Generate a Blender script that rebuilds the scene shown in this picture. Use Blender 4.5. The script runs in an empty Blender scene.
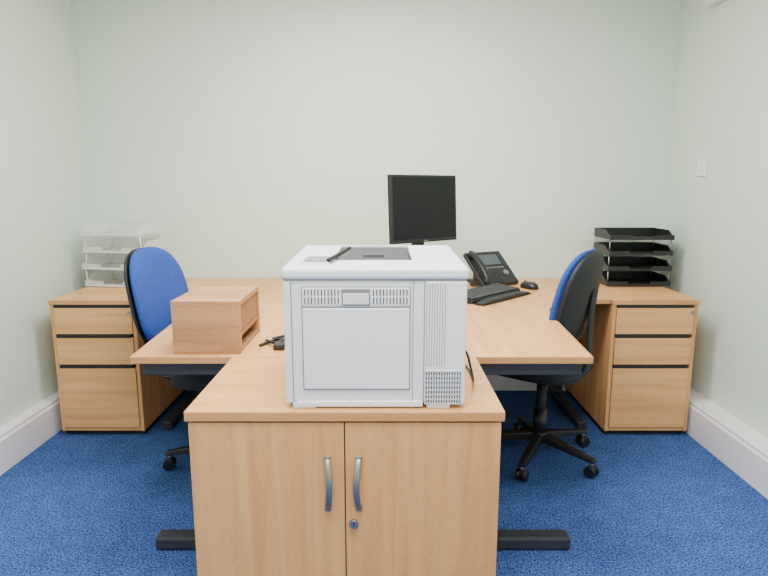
import bpy, bmesh, math, random
from mathutils import Matrix, Vector
random.seed(4)
S=bpy.context.scene
COL=S.collection
# ---------------------------------------------------------------- materials
def srgb(r,g,b):
    f=lambda c:(c/255/12.92) if c/255<=0.04045 else ((c/255+0.055)/1.055)**2.4
    return (f(r),f(g),f(b),1)
def mat(name,col,rough=.5,metal=0,bump=0,bscale=200,var=0,vscale=3,spec=None,alpha=None,emit=None):
    m=bpy.data.materials.new(name); m.use_nodes=True
    nt=m.node_tree; b=nt.nodes['Principled BSDF']
    b.inputs['Base Color'].default_value=col
    b.inputs['Roughness'].default_value=rough
    b.inputs['Metallic'].default_value=metal
    if spec is not None: b.inputs['Specular IOR Level'].default_value=spec
    if alpha is not None: b.inputs['Alpha'].default_value=alpha
    if emit: b.inputs['Emission Color'].default_value=col; b.inputs['Emission Strength'].default_value=emit
    tc=nt.nodes.new('ShaderNodeTexCoord')
    if var:
        n=nt.nodes.new('ShaderNodeTexNoise'); n.inputs['Scale'].default_value=vscale; n.inputs['Detail'].default_value=4
        nt.links.new(tc.outputs['Object'],n.inputs['Vector'])
        r=nt.nodes.new('ShaderNodeValToRGB')
        r.color_ramp.elements[0].position=.3; r.color_ramp.elements[1].position=.7
        r.color_ramp.elements[0].color=tuple(c*(1-var) for c in col[:3])+(1,)
        r.color_ramp.elements[1].color=tuple(min(1,c*(1+var)) for c in col[:3])+(1,)
        nt.links.new(n.outputs['Fac'],r.inputs['Fac']); nt.links.new(r.outputs['Color'],b.inputs['Base Color'])
    if bump:
        n2=nt.nodes.new('ShaderNodeTexNoise'); n2.inputs['Scale'].default_value=bscale; n2.inputs['Detail'].default_value=3
        nt.links.new(tc.outputs['Object'],n2.inputs['Vector'])
        bp=nt.nodes.new('ShaderNodeBump'); bp.inputs['Strength'].default_value=bump; bp.inputs['Distance'].default_value=.003
        nt.links.new(n2.outputs['Fac'],bp.inputs['Height']); nt.links.new(bp.outputs['Normal'],b.inputs['Normal'])
    return m
def wood(name,c1,c2,axis='z',rough=.42,strength=1):
    m=bpy.data.materials.new(name); m.use_nodes=True
    nt=m.node_tree; b=nt.nodes['Principled BSDF']; L=nt.links.new
    tc=nt.nodes.new('ShaderNodeTexCoord'); mp=nt.nodes.new('ShaderNodeMapping')
    s={'x':(1.2,22,22),'y':(22,1.2,22),'z':(22,22,1.2)}[axis]
    mp.inputs['Scale'].default_value=s
    L(tc.outputs['Object'],mp.inputs['Vector'])
    n=nt.nodes.new('ShaderNodeTexNoise'); n.inputs['Scale'].default_value=1; n.inputs['Detail'].default_value=5; n.inputs['Distortion'].default_value=.9
    L(mp.outputs['Vector'],n.inputs['Vector'])
    mp2=nt.nodes.new('ShaderNodeMapping')
    mp2.inputs['Scale'].default_value={'x':(40,420,420),'y':(420,40,420),'z':(420,420,40)}[axis]
    L(tc.outputs['Object'],mp2.inputs['Vector'])
    n2=nt.nodes.new('ShaderNodeTexNoise'); n2.inputs['Scale'].default_value=1; n2.inputs['Detail'].default_value=2
    L(mp2.outputs['Vector'],n2.inputs['Vector'])
    ad=nt.nodes.new('ShaderNodeMath'); ad.operation='MULTIPLY_ADD'; ad.inputs[1].default_value=.45; 
    L(n2.outputs['Fac'],ad.inputs[0]); L(n.outputs['Fac'],ad.inputs[2])
    r=nt.nodes.new('ShaderNodeValToRGB')
    r.color_ramp.elements[0].position=.52; r.color_ramp.elements[1].position=.9
    r.color_ramp.elements[0].color=c2; r.color_ramp.elements[1].color=c1
    L(ad.outputs[0],r.inputs['Fac']); L(r.outputs['Color'],b.inputs['Base Color'])
    b.inputs['Roughness'].default_value=rough
    return m
BEECH1,BEECH2=srgb(224,172,112),srgb(202,145,86)
M={}
M['top']=wood('beech_top',BEECH1,BEECH2,'y',.38)
M['topx']=wood('beech_top_x',BEECH1,BEECH2,'x',.38)
M['wx']=wood('beech_x',BEECH1,BEECH2,'x',.45)
M['wz']=wood('beech_z',srgb(221,168,109),srgb(200,142,85),'z',.45)
M['edge']=wood('beech_edge_banding',srgb(206,152,98),srgb(184,128,76),'x',.45)
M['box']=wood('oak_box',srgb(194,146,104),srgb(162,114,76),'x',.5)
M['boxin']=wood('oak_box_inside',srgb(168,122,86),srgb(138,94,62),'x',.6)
M['wall']=mat('wall_paint',srgb(210,225,213),.6,bump=.25,bscale=90,var=.01,vscale=1.5)
M['ceil']=mat('ceiling_paint',srgb(235,235,230),.8,bump=.1)
M['trim']=mat('trim_gloss',srgb(228,226,230),.35,bump=.03,bscale=30)
M['graph']=mat('graphite_steel',srgb(46,48,54),.45,bump=.05)
M['blackp']=mat('black_plastic',srgb(26,26,29),.4,bump=.05)
M['black2']=mat('black_matt',srgb(18,18,20),.6,bump=.05)
M['seat']=mat('seat_shaded_fabric',srgb(20,26,44),.85,bump=.4,bscale=500,var=.1,vscale=60)  # seat colour darkened to paint in the shadow under the desks
M['keys']=mat('key_plastic',srgb(42,42,46),.5,bump=.03)
M['screen']=mat('screen_glass',srgb(14,15,18),.3,bump=0,var=.02,spec=.3)
M['lcd']=mat('phone_lcd',srgb(70,78,84),.2,var=.03)
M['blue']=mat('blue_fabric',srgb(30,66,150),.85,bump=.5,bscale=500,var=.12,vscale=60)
M['white']=mat('printer_white',srgb(226,225,230),.42,bump=.03,bscale=400)
M['white2']=mat('printer_panel',srgb(214,213,218),.45,bump=.03,bscale=400)
M['grey']=mat('vent_dark',srgb(78,80,86),.7,var=.03)
M['grey2']=mat('printer_grey',srgb(120,122,128),.5,var=.03)
M['tray']=mat('output_tray',srgb(52,53,57),.5,var=.03)
M['steel']=mat('brushed_steel',srgb(150,148,146),.38,metal=.85,bump=.05,bscale=300)
M['clear']=mat('clear_acrylic',srgb(232,232,230),.12,alpha=.40,var=.01)
M['clearedge']=mat('clear_acrylic_edge',srgb(240,240,238),.12,alpha=.85,var=.01)
M['switch']=mat('switch_white',srgb(238,238,236),.35,var=.01)
M['red']=mat('switch_red',srgb(200,110,120),.4,var=.02)
M['lamp']=mat('lamp_diffuser',(1,.98,.95,1),.5,emit=3.0)
def carpet():
    m=bpy.data.materials.new('carpet_blue'); m.use_nodes=True
    nt=m.node_tree; b=nt.nodes['Principled BSDF']; L=nt.links.new
    tc=nt.nodes.new('ShaderNodeTexCoord')
    n=nt.nodes.new('ShaderNodeTexNoise'); n.inputs['Scale'].default_value=130; n.inputs['Detail'].default_value=3; n.inputs['Roughness'].default_value=.75
    L(tc.outputs['Object'],n.inputs['Vector'])
    r=nt.nodes.new('ShaderNodeValToRGB')
    e=r.color_ramp.elements; e[0].position=.40; e[1].position=.62
    e[0].color=srgb(24,50,106); e[1].color=srgb(92,126,190)
    L(n.outputs['Fac'],r.inputs['Fac'])
    n3=nt.nodes.new('ShaderNodeTexNoise'); n3.inputs['Scale'].default_value=12; n3.inputs['Detail'].default_value=8; n3.inputs['Roughness'].default_value=.7
    L(tc.outputs['Object'],n3.inputs['Vector'])
    mx=nt.nodes.new('ShaderNodeMix'); mx.data_type='RGBA'; mx.blend_type='MULTIPLY'; mx.inputs[0].default_value=.55
    r3=nt.nodes.new('ShaderNodeValToRGB'); r3.color_ramp.elements[0].position=.38; r3.color_ramp.elements[1].position=.62
    r3.color_ramp.elements[0].color=(.6,.6,.62,1)
    L(n3.outputs['Fac'],r3.inputs['Fac']); L(r.outputs['Color'],mx.inputs[6]); L(r3.outputs['Color'],mx.inputs[7])
    L(mx.outputs[2],b.inputs['Base Color'])
    b.inputs['Roughness'].default_value=.95; b.inputs['Specular IOR Level'].default_value=.1
    bp=nt.nodes.new('ShaderNodeBump'); bp.inputs['Strength'].default_value=.7; bp.inputs['Distance'].default_value=.004
    L(n.outputs['Fac'],bp.inputs['Height']); L(bp.outputs['Normal'],b.inputs['Normal'])
    return m
M['carpet']=carpet()
# ---------------------------------------------------------------- helpers
def grp(name,loc=(0,0,0),rz=0,world=False):
    e=bpy.data.objects.new(name,None); e.empty_display_size=.1
    COL.objects.link(e); e.location=loc; e.rotation_euler=(0,0,rz)
    e['w']=1 if world else 0
    return e
def fin(me,name,g,m,bev=0,smooth=False,seg=2):
    o=bpy.data.objects.new(name,me); COL.objects.link(o)
    if m: me.materials.append(M[m] if isinstance(m,str) else m)
    if g is not None:
        o.parent=g
        if g['w']: o.matrix_parent_inverse=Matrix.Translation(-Vector(g.location))
    if bev:
        md=o.modifiers.new('bev','BEVEL'); md.width=bev; md.segments=seg; md.limit_method='ANGLE'; md.angle_limit=math.radians(40)
    if smooth:
        for p in me.polygons: p.use_smooth=True
    return o
def mesh(verts,faces,name='m'):
    me=bpy.data.meshes.new(name); me.from_pydata([tuple(v) for v in verts],[],faces); me.update()
    bm=bmesh.new(); bm.from_mesh(me); bmesh.ops.recalc_face_normals(bm,faces=bm.faces); bm.to_mesh(me); bm.free()
    return me
def box(g,name,x0,x1,y0,y1,z0,z1,m,bev=.002,T=None,seg=2):
    v=[Vector((x,y,z)) for x in (x0,x1) for y in (y0,y1) for z in (z0,z1)]
    if T: v=[T@p for p in v]
    f=[(0,1,3,2),(4,6,7,5),(0,4,5,1),(2,3,7,6),(0,2,6,4),(1,5,7,3)]
    return fin(mesh(v,f,name),name,g,m,bev,seg=seg)
def prism(g,name,pts,z0,z1,m,bev=.002,T=None):
    n=len(pts); v=[Vector((x,y,z0)) for x,y in pts]+[Vector((x,y,z1)) for x,y in pts]
    if T: v=[T@p for p in v]
    f=[tuple(range(n)),tuple(range(n,2*n))]+[(i,(i+1)%n,(i+1)%n+n,i+n) for i in range(n)]
    return fin(mesh(v,f,name),name,g,m,bev)
def banding(o,m):
    """second material on the near-vertical side faces (edge banding)"""
    o.data.materials.append(M[m])
    for p in o.data.polygons:
        if abs(p.normal.z)<.5: p.material_index=1
def cyl(g,name,p0,p1,r0,r1,m,n=24,bev=0,smooth=True):
    p0=Vector(p0);p1=Vector(p1);d=(p1-p0);q=d.to_track_quat('Z','Y')
    v=[];
    for p,r in ((p0,r0),(p1,r1)):
        for i in range(n):
            a=2*math.pi*i/n; v.append(p+q@Vector((r*math.cos(a),r*math.sin(a),0)))
    f=[tuple(range(n)),tuple(range(n,2*n))]+[(i,(i+1)%n,(i+1)%n+n,i+n) for i in range(n)]
    o=fin(mesh(v,f,name),name,g,m,bev)
    if smooth:
        for p in o.data.polygons:
            if len(p.vertices)==4: p.use_smooth=True
    return o
def tube(g,name,pts,r,m,n=10,flat=None):
    P=[Vector(p) for p in pts]
    Q=[]
    for i in range(len(P)-1):
        a=P[max(i-1,0)];b=P[i];c=P[i+1];d=P[min(i+2,len(P)-1)]
        for k in range(6):
            t=k/6; Q.append(.5*((2*b)+(c-a)*t+(2*a-5*b+4*c-d)*t*t+(3*b-a-3*c+d)*t**3))
    Q.append(P[-1])
    v=[];f=[]
    up=Vector((0,0,1))
    for i,q in enumerate(Q):
        t=(Q[min(i+1,len(Q)-1)]-Q[max(i-1,0)]).normalized()
        s=t.cross(up)
        if s.length<.05: s=t.cross(Vector((0,1,0))) if abs(t.y)<.9 else t.cross(Vector((1,0,0)))
        s.normalize(); u=s.cross(t).normalized()
        rs,ru=(r,r) if flat is None else flat
        for k in range(n):
            a=2*math.pi*k/n; v.append(q+s*rs*math.cos(a)+u*ru*math.sin(a))
    for i in range(len(Q)-1):
        for k in range(n):
            f.append((i*n+k,i*n+(k+1)%n,(i+1)*n+(k+1)%n,(i+1)*n+k))
    f.append(tuple(range(n))); f.append(tuple((len(Q)-1)*n+k for k in range(n)))
    return fin(mesh(v,f,name),name,g,m,smooth=True)
def ribbon(g,name,pts,side,rs,ru,m,n=12):
    P=[Vector(p) for p in pts]; sd=Vector(side).normalized(); v=[];f=[]
    for i,q in enumerate(P):
        t=(P[min(i+1,len(P)-1)]-P[max(i-1,0)]).normalized(); u=sd.cross(t).normalized()
        for k in range(n):
            a=2*math.pi*k/n; v.append(q+sd*rs*math.cos(a)+u*ru*math.sin(a))
    for i in range(len(P)-1):
        for k in range(n): f.append((i*n+k,i*n+(k+1)%n,(i+1)*n+(k+1)%n,(i+1)*n+k))
    f.append(tuple(range(n))); f.append(tuple((len(P)-1)*n+k for k in range(n)))
    return fin(mesh(v,f,name),name,g,m,smooth=True)
def pad(g,name,w,h,tf,tb,curve,m,T,e=3.2,n=48,taper=0):
    rings=[0.0,.3,.55,.75,.88,.96,1.0]
    v=[];f=[]
    def pt(r,a,side):
        ca,sa=math.cos(a),math.sin(a)
        x=w*math.copysign(abs(ca)**(2/e),ca)*r; z=h*math.copysign(abs(sa)**(2/e),sa)*r
        x*=1-taper*(z/h)
        y=(tf if side>0 else -tb)*math.sqrt(max(0,1-r**3.5))+curve*x*x
        return T@Vector((x,y,z))
    for side in (1,-1):
        base=len(v)
        v.append(pt(0,0,side))
        for r in rings[1:]:
            if side<0 and r==1.0: break
            for k in range(n): v.append(pt(r,2*math.pi*k/n,side))
        nr=len(rings)-1 if side>0 else len(rings)-2
        for k in range(n): f.append((base,base+1+k,base+1+(k+1)%n))
        for j in range(nr-1):
            for k in range(n):
                a=base+1+j*n; f.append((a+k,a+(k+1)%n,a+n+(k+1)%n,a+n+k))
        if side>0: rim=base+1+(nr-1)*n
        else:
            a=base+1+(nr-1)*n
            for k in range(n): f.append((a+k,a+(k+1)%n,rim+(k+1)%n,rim+k))
    return fin(mesh(v,f,name),name,g,m,smooth=True)
def cut(o,x0,x1,y0,y1,z0,z1):
    c=box(None,'cut',x0,x1,y0,y1,z0,z1,None,0)
    md=o.modifiers.new('b','BOOLEAN'); md.object=c; md.operation='DIFFERENCE'; md.solver='EXACT'
    bpy.context.view_layer.update()
    dg=bpy.context.evaluated_depsgraph_get()
    me=bpy.data.meshes.new_from_object(o.evaluated_get(dg))
    o.modifiers.clear(); o.data=me
    bpy.data.objects.remove(c)
def RX(a): return Matrix.Rotation(a,4,'X')
def RY(a): return Matrix.Rotation(a,4,'Y')
def RZ(a): return Matrix.Rotation(a,4,'Z')
def TR(x,y,z): return Matrix.Translation((x,y,z))
# ---------------------------------------------------------------- room
XL,XR,YB,YF,ZC=-1.80,1.72,3.55,-1.6,2.55
def shell(name,*a,m='wall'):
    return box(None,name,*a,m,0)
shell('floor',XL-.1,XR+.1,YF-.1,YB+.1,-.1,0,m='carpet')
shell('ceiling',XL-.1,XR+.1,YF-.1,YB+.1,ZC,ZC+.1,m='ceil')
shell('wall_back',XL-.1,XR+.1,YB,YB+.1,0,ZC)
shell('wall_left',XL-.1,XL,YF,YB,0,ZC)
shell('wall_right',XR,XR+.1,YF,YB,0,ZC)
shell('wall_front',XL-.1,XR+.1,YF-.1,YF,0,ZC)
def base(name,p,q,n,t,h):
    prof=[(0,0),(t,0),(t,h-.028),(t-.008,h-.018),(t-.008,h-.006),(t-.016,h),(0,h)]
    v=[];k=len(prof)
    for e in (Vector(p),Vector(q)):
        for d,z in prof: v.append((e.x+n[0]*d,e.y+n[1]*d,z))
    f=[tuple(range(k)),tuple(range(k,2*k))]+[(i,(i+1)%k,(i+1)%k+k,i+k) for i in range(k)]
    return fin(mesh(v,f,name),name,None,'trim',.002)
base('baseboard_right',(XR,YF,0),(XR,YB,0),(-1,0),.115,.18)
base('baseboard_left',(XL,YF,0),(XL,YB,0),(1,0),.065,.18)
base('baseboard_back',(XL+.065,YB,0),(XR-.115,YB,0),(0,-1),.02,.15)
d=grp('door_1',(-.3,YF,0),world=True)
box(d,'leaf',-.7,.1,YF+.001,YF+.04,0.005,2.02,'wz')
box(d,'frame_left',-.77,-.7,YF+.001,YF+.055,0.005,2.09,'trim'); box(d,'frame_right',.1,.17,YF+.001,YF+.055,0.005,2.09,'trim')
box(d,'frame_top',-.7,.1,YF+.001,YF+.055,2.02,2.09,'trim')
cyl(d,'knob',(.03,YF+.04,1.0),(.03,YF+.09,1.0),.025,.025,'steel')
for i,(lx,ly,en) in enumerate([(-.05,2.2,72),(-.05,.75,60),(-.05,-.7,44)]):
    g=grp('ceiling_light',(lx,ly,ZC),world=True)
    box(g,'housing',lx-.61,lx+.61,ly-.31,ly+.31,ZC-.03,ZC-.001,'trim')
    box(g,'diffuser',lx-.58,lx+.58,ly-.28,ly+.28,ZC-.036,ZC-.0301,'lamp',0)
    ld=bpy.data.lights.new('panel_glow','AREA'); ld.shape='RECTANGLE'; ld.size=1.16; ld.size_y=.56; ld.energy=en; ld.color=(1,.98,.95)
    lo=bpy.data.objects.new('panel_glow',ld); COL.objects.link(lo); lo.parent=g; lo.location=(0,0,-.045)
g=grp('wall_sensor_box',(XR,3.0,2.27),world=True)
box(g,'case',XR-.05,XR-.0005,2.92,3.22,2.215,2.32,'switch',.006); box(g,'lip',XR-.056,XR-.05,2.94,3.20,2.23,2.30,'trim',.003)
g=grp('wall_switch',(XR,3.16,1.39),world=True)
box(g,'plate',XR-.010,XR-.0005,3.137,3.223,1.345,1.435,'switch',.003)
box(g,'rocker',XR-.016,XR-.010,3.165,3.195,1.375,1.405,'switch',.002); box(g,'indicator',XR-.0115,XR-.010,3.175,3.185,1.412,1.418,'red',0)
# ---------------------------------------------------------------- desks
ZD=.73; CX=-.073
def bez(a,b,c,n=10):
    return [((1-t)**2*a[0]+2*(1-t)*t*b[0]+t*t*c[0],(1-t)**2*a[1]+2*(1-t)*t*b[1]+t*t*c[1]) for t in [i/n for i in range(n+1)]]
def desk(s):
    fx=.70 if s>0 else -.85; bx=1.147 if s>0 else -1.247
    cx=CX+.001*s
    g=grp('office_desk',((cx+fx)/2,2.6,0),world=True)
    pts=[(cx,1.858),(fx,1.858)]+bez((fx+s*.04,2.45),(fx+s*.06,2.86),(bx,2.86))+[(bx,YB-.005),(cx,YB-.005)]
    banding(prism(g,'worktop',pts,ZD-.025,ZD,'top',.002),'edge')
    ox=fx-s*.03
    box(g,'foot_front',min(ox,cx+s*.04),max(ox,cx+s*.04),1.875,1.935,.004,.052,'graph',.008)
    box(g,'upright_front',min(cx+s*.10,cx+s*.18),max(cx+s*.10,cx+s*.18),1.885,1.925,.05,ZD-.07,'graph',.004)
    box(g,'arm_front',min(ox,cx+s*.04),max(ox,cx+s*.04),1.88,1.93,ZD-.072,ZD-.0255,'graph',.004)
    box(g,'post_back',min(cx+s*.05,cx+s*.13),max(cx+s*.05,cx+s*.13),YB-.12,YB-.04,.004,ZD-.0255,'graph',.004)
    lx=bx-s*.06
    box(g,'foot_side',min(lx,lx-s*.05),max(lx,lx-s*.05),2.92,YB-.05,.004,.05,'graph',.008)
    box(g,'upright_side',min(lx,lx-s*.04),max(lx,lx-s*.04),3.35,3.43,.05,ZD-.0255,'graph',.004)
    box(g,'beam_long',min(cx+s*.10,cx+s*.14),max(cx+s*.10,cx+s*.14),1.93,YB-.12,ZD-.09,ZD-.026,'graph',.003)
    box(g,'beam_return',min(cx+s*.13,lx),max(cx+s*.13,lx),YB-.12,YB-.08,ZD-.09,ZD-.026,'graph',.003)
    box(g,'modesty_panel',min(cx+s*.16,lx),max(cx+s*.16,lx),YB-.075,YB-.055,.30,ZD-.026,'wx',.002)
for s in (-1,1): desk(s)
# ---------------------------------------------------------------- pedestals
def pedestal(x0,x1,s):
    y0,y1=2.84,YB-.025
    g=grp('drawer_pedestal',((x0+x1)/2,3.2,0),world=True)
    banding(box(g,'top',x0,x1,y0-.003,y1,ZD-.026,ZD-.001,'topx',.002),'edge')
    box(g,'side_left',x0+.003,x0+.021,y0+.004,y1,.03,ZD-.026,'wz',.001)
    box(g,'side_right',x1-.021,x1-.003,y0+.004,y1,.03,ZD-.026,'wz',.001)
    box(g,'bottom',x0+.021,x1-.021,y0+.01,y1-.01,.03,.048,'wx',0)
    box(g,'back',x0+.021,x1-.021,y1-.015,y1-.001,.048,ZD-.027,'wx',0)
    box(g,'carcass_dark',x0+.022,x1-.022,y0+.03,y0+.04,.05,ZD-.027,'black2',0)
    box(g,'plinth',x0+.01,x1-.01,y0+.03,y1-.03,.0,.03,'black2',0)
    for i,(a,b) in enumerate([(.553,.688),(.393,.532),(.052,.372)]):
        box(g,'drawer_%d'%(i+1),x0+.024,x1-.024,y0-.002,y0+.022,a,b,'wx',.0015)
        box(g,'grip_%d'%(i+1),x0+.024,x1-.035,y0-.003,y0+.026,b+.001,b+.020,'black2',.002)
    cyl(g,'lock',(x1-.032,y0-.006,.665),(x1-.032,y0-.002,.665),.009,.009,'steel')
    if s>0:
        cyl(g,'key',(x1-.003,y0+.05,.64),(x1+.012,y0+.05,.64),.004,.004,'steel'); box(g,'key_fob',x1+.004,x1+.008,y0+.04,y0+.06,.60,.64,'blackp',.001)
pedestal(-1.685,-1.25,-1); pedestal(1.15,1.585,1)
# ---------------------------------------------------------------- cabinet
g=grp('storage_cabinet',(-.1,1.6,0),world=True)
x0,x1,y0,y1=-.507,.307,1.380,1.853
banding(box(g,'top',x0,x1,y0,y1,ZD-.027,ZD,'topx',.003),'edge')
box(g,'side_left',x0+.006,x0+.024,y0+.024,y1-.005,.0,ZD-.028,'wz',.001)
box(g,'side_right',x1-.024,x1-.006,y0+.024,y1-.005,.0,ZD-.028,'wz',.001)
box(g,'back',x0+.024,x1-.024,y1-.02,y1-.006,.0,ZD-.028,'wz',0)
box(g,'shelf',x0+.024,x1-.024,y0+.04,y1-.02,.38,.398,'wx',0)
box(g,'bottom',x0+.024,x1-.024,y0+.03,y1-.02,.05,.068,'wx',0)
box(g,'plinth',x0+.024,x1-.024,y0+.04,y0+.055,.0,.05,'wx',0)
box(g,'door_left',x0+.008,-.1025,y0+.006,y0+.023,.045,ZD-.032,'wz',.0012)
box(g,'door_right',-.0995,x1-.008,y0+.006,y0+.023,.045,ZD-.032,'wz',.0012)
for nm,hx,sg in (('handle_left',-.143,-1),('handle_right',-.062,1)):
    pts=[]
    for i in range(21):
        t=i/20; pts.append((hx-.003+sg*-.006*math.sin(math.pi*t),y0+.004-.026*math.sin(math.pi*t)**.7,.604-.142*t))
    ribbon(g,nm,pts,(1,0,0),.0085,.0035,'steel')
    box(g,nm+'_pad_top',hx-.0115,hx+.0055,y0-.001,y0+.006,.590,.610,'steel',.003); box(g,nm+'_pad_bottom',hx-.0115,hx+.0055,y0-.001,y0+.006,.456,.476,'steel',.003)
cyl(g,'lock',(-.079,y0-.004,.42),(-.079,y0+.006,.42),.012,.012,'steel',bev=.001)
box(g,'keyhole',-.0803,-.0777,y0-.0046,y0-.004,.414,.426,'black2',0)
# ---------------------------------------------------------------- printer
g=grp('laser_printer',(-.022,1.63,ZD),world=True)
px0,px1,py0,py1=-.253,.209,1.402,1.862
zt=1.094
box(g,'body',px0+.004,px1-.004,py0+.004,py1-.01,ZD+.014,1.066,'white',.008,seg=3)
box(g,'skirt',px0+.03,px1-.11,py0-.002,py0+.05,ZD+.004,ZD+.02,'white',.004)
for fx in (px0+.02,px1-.10):
    box(g,'foot_%d'%(fx>0),fx,fx+.06,py0+.0,py0+.06,ZD+.0005,ZD+.016,'white2',.003)
    box(g,'foot_far_%d'%(fx>0),fx,fx+.06,py1-.1,py1-.04,ZD+.0005,ZD+.016,'white2',.003)
zb=1.064
P=[(px0-.002,py0-.004),(px1+.002,py0-.004),(px1+.002,py1),(px0-.002,py1)]
vv=[Vector((x,y,zb)) for x,y in P]+[Vector((x,y,zt if y<1.5 else zt+.010)) for x,y in P]
o=fin(mesh(vv,[(0,1,2,3),(4,5,6,7),(0,1,5,4),(1,2,6,5),(2,3,7,6),(3,0,4,7)],'top_cover'),'top_cover',None,'white')
b=o.modifiers.new('b','BEVEL'); b.width=.010; b.segments=4; b.limit_method='ANGLE'
cut(o,-.135,.075,1.53,1.838,1.072,1.2)
o.parent=g; o.matrix_parent_inverse=Matrix.Translation(-Vector(g.location)); 
for p in o.data.polygons: p.use_smooth=False
vv=[(-.134,1.531,1.0722),(.074,1.531,1.0722),(.074,1.837,1.0722),(-.134,1.837,1.0722),(-.134,1.531,1.082),(.074,1.531,1.082),(.074,1.837,1.099),(-.134,1.837,1.099)]
fin(mesh(vv,[(0,1,2,3),(4,5,6,7),(0,1,5,4),(1,2,6,5),(2,3,7,6),(3,0,4,7)]),'output_tray',g,'tray',.001)
for nm,a in (('tray_wall_l',(-.1345,-.1325,1.531,1.837)),('tray_wall_r',(.0725,.0745,1.531,1.837))):
    box(g,nm,*a,1.0722,1.096,'tray',0)
box(g,'output_tray_stop',-.06,.0,1.66,1.67,1.084,1.096,'grey',.001)
box(g,'lid_seam',px0+.003,px1-.003,py0+.002,py0+.006,1.0625,1.0665,'grey2',0)
Tc=TR(-.165,1.50,1.099)@RZ(math.radians(-6))@RX(math.radians(7))
box(g,'control_panel',-.045,.03,-.05,.03,-.003,.006,'white2',.003,T=Tc)
box(g,'control_display',-.038,.02,-.04,.02,.006,.0075,'grey2',.001,T=Tc)
cyl(g,'panel_hinge_bar',(-.142,1.46,1.105),(-.098,1.64,1.118),.0055,.005,'black2')
yf=py0+.004
box(g,'left_pillar',px0+.004,px0+.021,yf-.004,yf+.01,ZD+.016,1.058,'white',.002)
box(g,'left_seam',px0+.021,px0+.0235,yf-.0006,yf+.005,ZD+.02,1.058,'grey2',0)
box(g,'rear_door',-.203,.064,yf-.006,yf+.01,.782,.993,'white',.003)
box(g,'door_shadow_gap',-.2055,.0665,yf-.0012,yf+.004,.7795,1.0465,'grey2',0)
box(g,'vent_band',-.203,.064,yf-.0035,yf+.004,.9965,1.0445,'white',.001)
for a,bb in ((-.2,-.109),(-.030,.061)):
    box(g,'vent_back_%d'%(a>-.1),a,bb,yf-.0042,yf+.002,1.003,1.040,'grey',0)
    n=11
    for i in range(n+1):
        xx=a+(bb-a)*i/n; box(g,'vent_slat_%d_%d'%(a>-.1,i),xx-.0024,xx+.0024,yf-.0065,yf-.003,1.002,1.041,'white',0)
    box(g,'vent_mid_%d'%(a>-.1),a,bb,yf-.0062,yf-.003,1.0205,1.0235,'white',0)
box(g,'door_latch_recess',-.105,-.034,yf-.0045,yf-.002,.999,1.041,'grey2',.001)
box(g,'door_latch',-.102,-.037,yf-.009,yf-.002,1.002,1.030,'white2',.003)
box(g,'seam_right',.0715,.0735,yf-.0008,yf+.004,ZD+.02,1.060,'grey2',0)
box(g,'side_panel',.102,px1-.003,yf-.004,yf+.01,ZD+.012,1.060,'white',.003)
box(g,'seam_right_2',.0995,.102,yf-.0008,yf+.004,ZD+.02,1.060,'grey2',0)
for i in range(8):
    xx=.106+i*.0065; box(g,'rib_%d'%i,xx,xx+.0014,yf-.0047,yf-.0035,.842,1.055,'grey2',0)
box(g,'fan_grille_back',.104,.196,yf-.0046,yf-.0035,.744,.830,'grey',0)
for i in range(15):
    xx=.104+.092*i/14; box(g,'grille_slat_%d'%i,xx-.0014,xx+.0014,yf-.007,yf-.004,.743,.831,'white2',0)
for i in range(8):
    zz=.744+.086*i/7; box(g,'grille_bar_%d'%i,.104,.196,yf-.0066,yf-.004,zz-.0009,zz+.0009,'white2',0)
box(g,'side_recess_right',px1-.0045,px1-.003,1.5,1.8,.80,1.0,'white2',.001)
box(g,'side_recess_left',px0+.003,px0+.0045,1.5,1.8,.80,1.0,'white2',.001)
g=grp('power_cable',(.22,1.6,ZD),world=True)
tube(g,'cord',[(.205,1.50,.86),(.222,1.50,.85),(.238,1.52,.80),(.252,1.56,.75),(.262,1.66,.7345),(.25,1.80,.7345),(.20,1.92,.7345),(.10,2.02,.7345)],.0035,'blackp')
g=grp('cable_bundle',(-.38,2.02,ZD),world=True)
tube(g,'loop_a',[(-.44,1.98,.735),(-.40,2.03,.741),(-.36,2.0,.75),(-.33,2.06,.745),(-.36,2.10,.74),(-.41,2.06,.738)],.006,'blackp')
tube(g,'loop_b',[(-.43,2.04,.738),(-.38,1.97,.747),(-.34,2.02,.755),(-.30,2.1,.74),(-.24,2.15,.736)],.005,'blackp')
box(g,'plug',-.385,-.345,1.93,1.975,.7305,.752,'blackp',.006)
# ---------------------------------------------------------------- monitor riser
g=grp('wooden_monitor_riser',(-.6,2.04,ZD),world=True)
a,bq,c,dq,e,f=-.715,-.485,1.893,2.20,ZD+.001,.912
box(g,'front',a,bq,c,c+.018,e,f-.0185,'box',.001)
box(g,'top',a,bq,c,dq,f-.018,f,'box',.001)
box(g,'back',a,bq,dq-.018,dq,e,f-.0185,'box',.001)
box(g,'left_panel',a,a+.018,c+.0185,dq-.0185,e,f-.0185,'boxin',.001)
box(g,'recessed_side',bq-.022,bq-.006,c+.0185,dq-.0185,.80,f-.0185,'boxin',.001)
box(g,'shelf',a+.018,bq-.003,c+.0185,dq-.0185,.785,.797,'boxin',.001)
box(g,'bottom',a+.018,bq-.004,c+.0185,dq-.0185,e,e+.012,'boxin',.001)
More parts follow.
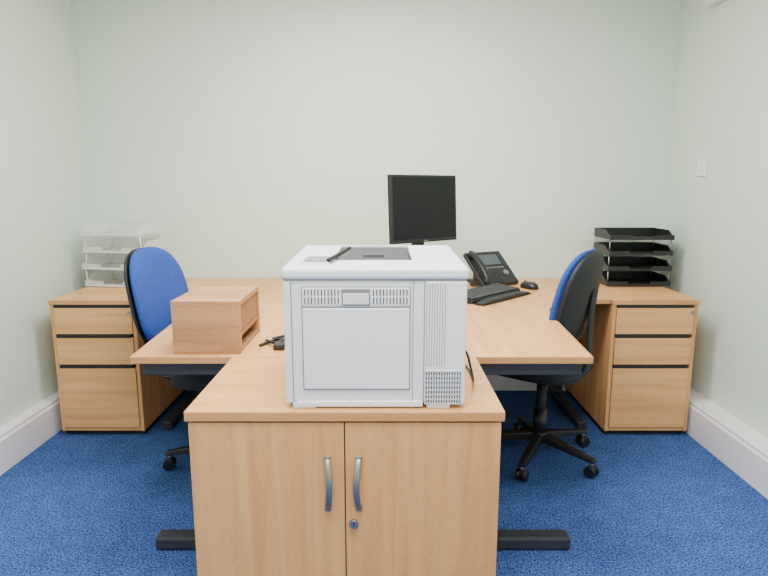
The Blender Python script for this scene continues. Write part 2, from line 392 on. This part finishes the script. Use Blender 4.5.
# ---------------------------------------------------------------- monitor
g=grp('computer_monitor',(.195,2.86,ZD),math.radians(37))
mw,mh=.211,.163; zc=.452
T=TR(0,0,zc)@RX(math.radians(-3))
box(g,'bezel',-mw,mw,-.012,.014,-mh,mh,'blackp',.004,T=T)
box(g,'rear_shell',-mw*.8,mw*.8,.014,.045,-mh*.75,mh*.75,'blackp',.012,T=T)
box(g,'screen',-mw+.012,mw-.012,-.0128,-.0119,-mh+.018,mh-.012,'screen',0,T=T)
box(g,'badge',-.012,.012,-.0126,-.012,-mh+.006,-mh+.010,'grey2',0,T=T)
box(g,'neck',-.035,.035,.03,.055,.012,zc+.02,'blackp',.006)
prism(g,'base',[(.12*math.cos(t)*1.0,.02+.095*math.sin(t)) for t in [2*math.pi*i/32 for i in range(32)]],.0005,.014,'blackp',.003)
# ---------------------------------------------------------------- keyboard + wrist rest
g=grp('keyboard',(.53,2.93,ZD),math.radians(46))
T=TR(0,0,.006)@RX(math.radians(4))
prism(g,'case',[(-.225,-.06),(-.215,-.07),(.215,-.07),(.225,-.06),(.225,.08),(.215,.088),(-.215,.088),(-.225,.08)],.0,.018,'blackp',.003,T=T)
for r in range(6):
    nk=15
    for k in range(nk):
        if r==0 and 4<=k<=9:
            if k==4: box(g,'spacebar',-.215+4*.0288,-.215+10*.0288-.003,-.062,-.042,.018,.026,'keys',.002,T=T)
            continue
        xx=-.215+k*.0288; yy=-.062+r*.0238
        box(g,'key_%d_%d'%(r,k),xx,xx+.0255,yy,yy+.0205,.018,.026,'keys',.0025,T=T,seg=1)
g=grp('wrist_rest',(.53+.105*math.sin(math.radians(46)),2.93-.105*math.cos(math.radians(46)),ZD),math.radians(46))
pad(g,'gel_pad',.225,.032,.016,.0,0,'black2',TR(0,0,.005)@RX(math.radians(90)),e=5)
prism(g,'base',[(-.22,-.028),(.22,-.028),(.22,.028),(-.22,.028)],.0005,.006,'black2',.002)
g=grp('computer_mouse',(.81,3.17,ZD),math.radians(35))
o=pad(g,'shell',.034,.058,.034,.0,0,'blackp',TR(0,0,.004)@RX(math.radians(90))@RZ(math.pi),e=2.4)
if max(v.co.z for v in o.data.vertices)<.02:
    for v in o.data.vertices: v.co.z=.008-v.co.z
box(g,'sole',-.025,.025,-.045,.045,.0005,.006,'black2',.002)
cyl(g,'wheel',(-.004,.03,.034),(.004,.03,.034),.007,.007,'keys')
# ---------------------------------------------------------------- phone
g=grp('desk_phone',(.63,3.30,ZD),math.radians(28))
A=math.radians(40)
T=TR(0,-.06,.02)@RX(A)
box(g,'faceplate',-.13,.13,-.02,.235,-.012,.014,'blackp',.008,T=T,seg=3)
prism(g,'stand',[(-.10,-.05),(.10,-.05),(.08,.15),(-.08,.15)],.0005,.02,'blackp',.004)
box(g,'stand_neck',-.07,.07,.06,.10,.015,.10,'blackp',.005)
box(g,'screen',-.045,.085,.125,.205,.0142,.0155,'lcd',.001,T=T)
box(g,'screen_bezel',-.055,.095,.115,.215,.0135,.0145,'black2',.002,T=T)
for r in range(4):
    for k in range(3):
        box(g,'key_%d_%d'%(r,k),-.04+k*.026,-.02+k*.026,-.005+r*.021,.010+r*.021,.014,.0175,'keys',.002,T=T)
for k in range(5): box(g,'softkey_%d'%k,-.045+k*.027,-.025+k*.027,.098,.107,.014,.017,'grey2',.002,T=T)
cyl(g,'nav_ring',T@Vector((.075,.06,.014)),T@Vector((.075,.06,.019)),.018,.017,'steel')
tube(g,'handset',[T@Vector(p) for p in [(-.095,-.012,.024),(-.095,.02,.04),(-.095,.10,.048),(-.095,.18,.042),(-.095,.215,.024)]],.015,'blackp',n=14,flat=(.021,.013))
cyl(g,'earpiece',T@Vector((-.095,.205,.014)),T@Vector((-.095,.205,.036)),.024,.022,'blackp'); cyl(g,'mouthpiece',T@Vector((-.095,.0,.014)),T@Vector((-.095,.0,.036)),.024,.022,'blackp')
pts=[]
for i in range(80):
    t=i/79; a=t*2*math.pi*13
    pts.append((-.125-.03*math.sin(math.pi*t)+.006*math.cos(a),-.08+.12*t,.012+.006*math.sin(a)))
tube(g,'coiled_cord',pts,.002,'blackp',n=6)
# ---------------------------------------------------------------- letter trays
def tray(g,k,w,d,z,m,me_,h=.05,th=.003,dx=0):
    box(g,'floor_%d'%k,dx-w,dx+w,-d,d,z,z+th,m,.0005)
    for s,n in ((-1,'l'),(1,'r')):
        x=dx+s*w
        pts=[(-d,z),(-d,z+h*.5),(-d+.03,z+h*.55),(-d+.07,z+h),(d,z+h),(d,z)]
        v=[(x-th*.5,p[0],p[1]) for p in pts]+[(x+th*.5,p[0],p[1]) for p in pts]; q=len(pts)
        f=[tuple(range(q)),tuple(range(q,2*q))]+[(i,(i+1)%q,(i+1)%q+q,i+q) for i in range(q)]
        fin(mesh(v,f),'side_%s_%d'%(n,k),g,m,.0005)
        box(g,'rim_%s_%d'%(n,k),x-.004,x+.004,-d+.07,d,z+h-.003,z+h+.001,me_,.0005)
    box(g,'rear_%d'%k,dx-w,dx+w,d-th,d,z+th,z+h,m,.0005)
    box(g,'rear_rim_%d'%k,dx-w,dx+w,d-.006,d,z+h-.001,z+h+.002,me_,.0005)
    box(g,'lip_a_%d'%k,dx-w,dx-w*.35,-d-.002,-d+th,z,z+h*.5,m,.0005); box(g,'lip_b_%d'%k,dx+w*.35,dx+w,-d-.002,-d+th,z,z+h*.5,m,.0005)
    box(g,'lip_c_%d'%k,dx-w*.35,dx+w*.35,-d-.002,-d+th,z,z+.012,m,.0005)
    box(g,'lip_edge_%d'%k,dx-w,dx+w,-d-.004,-d-.002,z,z+.005,me_,.0005)
def stack(name,loc,rz,w,d,n,pitch,m,me_,pm,h=.05,pr=.004,stag=None):
    g=grp(name,loc,rz)
    for k in range(n):
        dx=stag[k] if stag else 0
        tray(g,k,w,d,.004+k*pitch,m,me_,h,dx=dx)
        for sx in (-1,1):
            for sy in (-1,1):
                if k<n-1:
                    cyl(g,'riser_%d_%d%d'%(k,sx>0,sy>0),(dx+sx*(w-.006),sy*(d-.02),.007+k*pitch),((stag[k+1] if stag else 0)+sx*(w-.006),sy*(d-.02),.004+(k+1)*pitch),pr,pr,pm,n=10)
    for sx in (-1,1):
        for sy in (-1,1): cyl(g,'foot_%d%d'%(sx>0,sy>0),(sx*(w-.02),sy*(d-.02),.0),(sx*(w-.02),sy*(d-.02),.004),.008,.008,pm,n=10)
    return g
stack('letter_tray_stack',(1.445,3.35,ZD),0,.178,.125,4,.087,'blackp','blackp','steel',h=.05,pr=.003)
stack('letter_tray_stack',(-1.50,3.33,ZD),math.radians(-10),.178,.13,4,.096,'clear','clearedge','clearedge',h=.06,stag=[0,-.008,.006,-.004])
# ---------------------------------------------------------------- chairs
def chair(loc,rz,backy,base_deg,zb=.80):
    g=grp('office_chair',loc,rz)
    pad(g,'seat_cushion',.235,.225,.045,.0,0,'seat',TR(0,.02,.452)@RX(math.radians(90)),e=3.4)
    pad(g,'seat_pan',.238,.228,.0,.030,0,'black2',TR(0,.02,.456)@RX(math.radians(90)),e=3.4)
    T=TR(0,backy,zb)@RX(math.radians(11))
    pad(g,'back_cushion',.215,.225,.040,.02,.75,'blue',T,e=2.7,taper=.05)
    pad(g,'back_shell',.212,.222,.006,.035,.75,'black2',TR(0,-.022,0)@T,e=2.7,taper=.05)
    ribbon(g,'back_bar',[(0,backy-.070,.84),(0,backy-.060,.76),(0,backy-.058,.66),(0,backy-.058,.55),(0,backy-.05,.48),(0,backy-.02,.44),(0,backy+.03,.425),(0,-.02,.42)],(1,0,0),.032,.010,'black2')
    box(g,'mechanism',-.08,.08,-.1,.1,.395,.428,'black2',.008)
    cyl(g,'lever',(.06,.02,.412),(.24,.03,.402),.007,.009,'blackp',n=12)
    cyl(g,'gas_lift',(0,0,.13),(0,0,.40),.026,.022,'black2'); cyl(g,'gas_sleeve',(0,0,.10),(0,0,.25),.034,.032,'blackp')
    cyl(g,'hub',(0,0,.085),(0,0,.135),.045,.04,'blackp')
    for i in range(5):
        a=math.radians(base_deg+72*i)-rz; c,s_=math.cos(a),math.sin(a)
        R=RZ(a)
        pts=[(.02,-.026,.088),(.02,.026,.088),(.29,.017,.068),(.29,-.017,.068)]
        tp=[(.02,-.022,.13),(.02,.022,.13),(.29,.013,.088),(.29,-.013,.088)]
        v=[R@Vector(p) for p in pts+tp]
        fin(mesh(v,[(0,1,2,3),(4,5,6,7),(0,1,5,4),(1,2,6,5),(2,3,7,6),(3,0,4,7)]),'spoke_%d'%i,g,'blackp',.005)
        p=Vector((.275*c,.275*s_,0)); t=Vector((-s_,c,0))
        cyl(g,'castor_stem_%d'%i,p+Vector((0,0,.04)),p+Vector((0,0,.075)),.008,.008,'steel',n=10)
        for sg in (-1,1):
            q=p+Vector((0,0,.0275))+t*(sg*.007); cyl(g,'wheel_%d_%d'%(i,sg>0),q,q+t*(sg*.018),.027,.025,'blackp',n=20)
        cyl(g,'castor_hood_%d'%i,p+Vector((0,0,.034))-t*.02,p+Vector((0,0,.034))+t*.02,.022,.022,'black2',n=16)
    return g
chair((.75,2.62,0),math.radians(54),-.15,-120)
chair((-.72,2.53,0),math.radians(-99),-.32,188)
# ---------------------------------------------------------------- world & camera
w=bpy.data.worlds.new('world'); S.world=w; w.use_nodes=True
w.node_tree.nodes['Background'].inputs[0].default_value=(.8,.85,.9,1); w.node_tree.nodes['Background'].inputs[1].default_value=.3
cd=bpy.data.cameras.new('camera'); cam=bpy.data.objects.new('camera',cd); COL.objects.link(cam)
cd.sensor_width=36; cd.lens=27.05; cd.clip_start=.05
cam.location=(0,0,1.291); cam.rotation_euler=(math.radians(80),0,0)
S.camera=cam
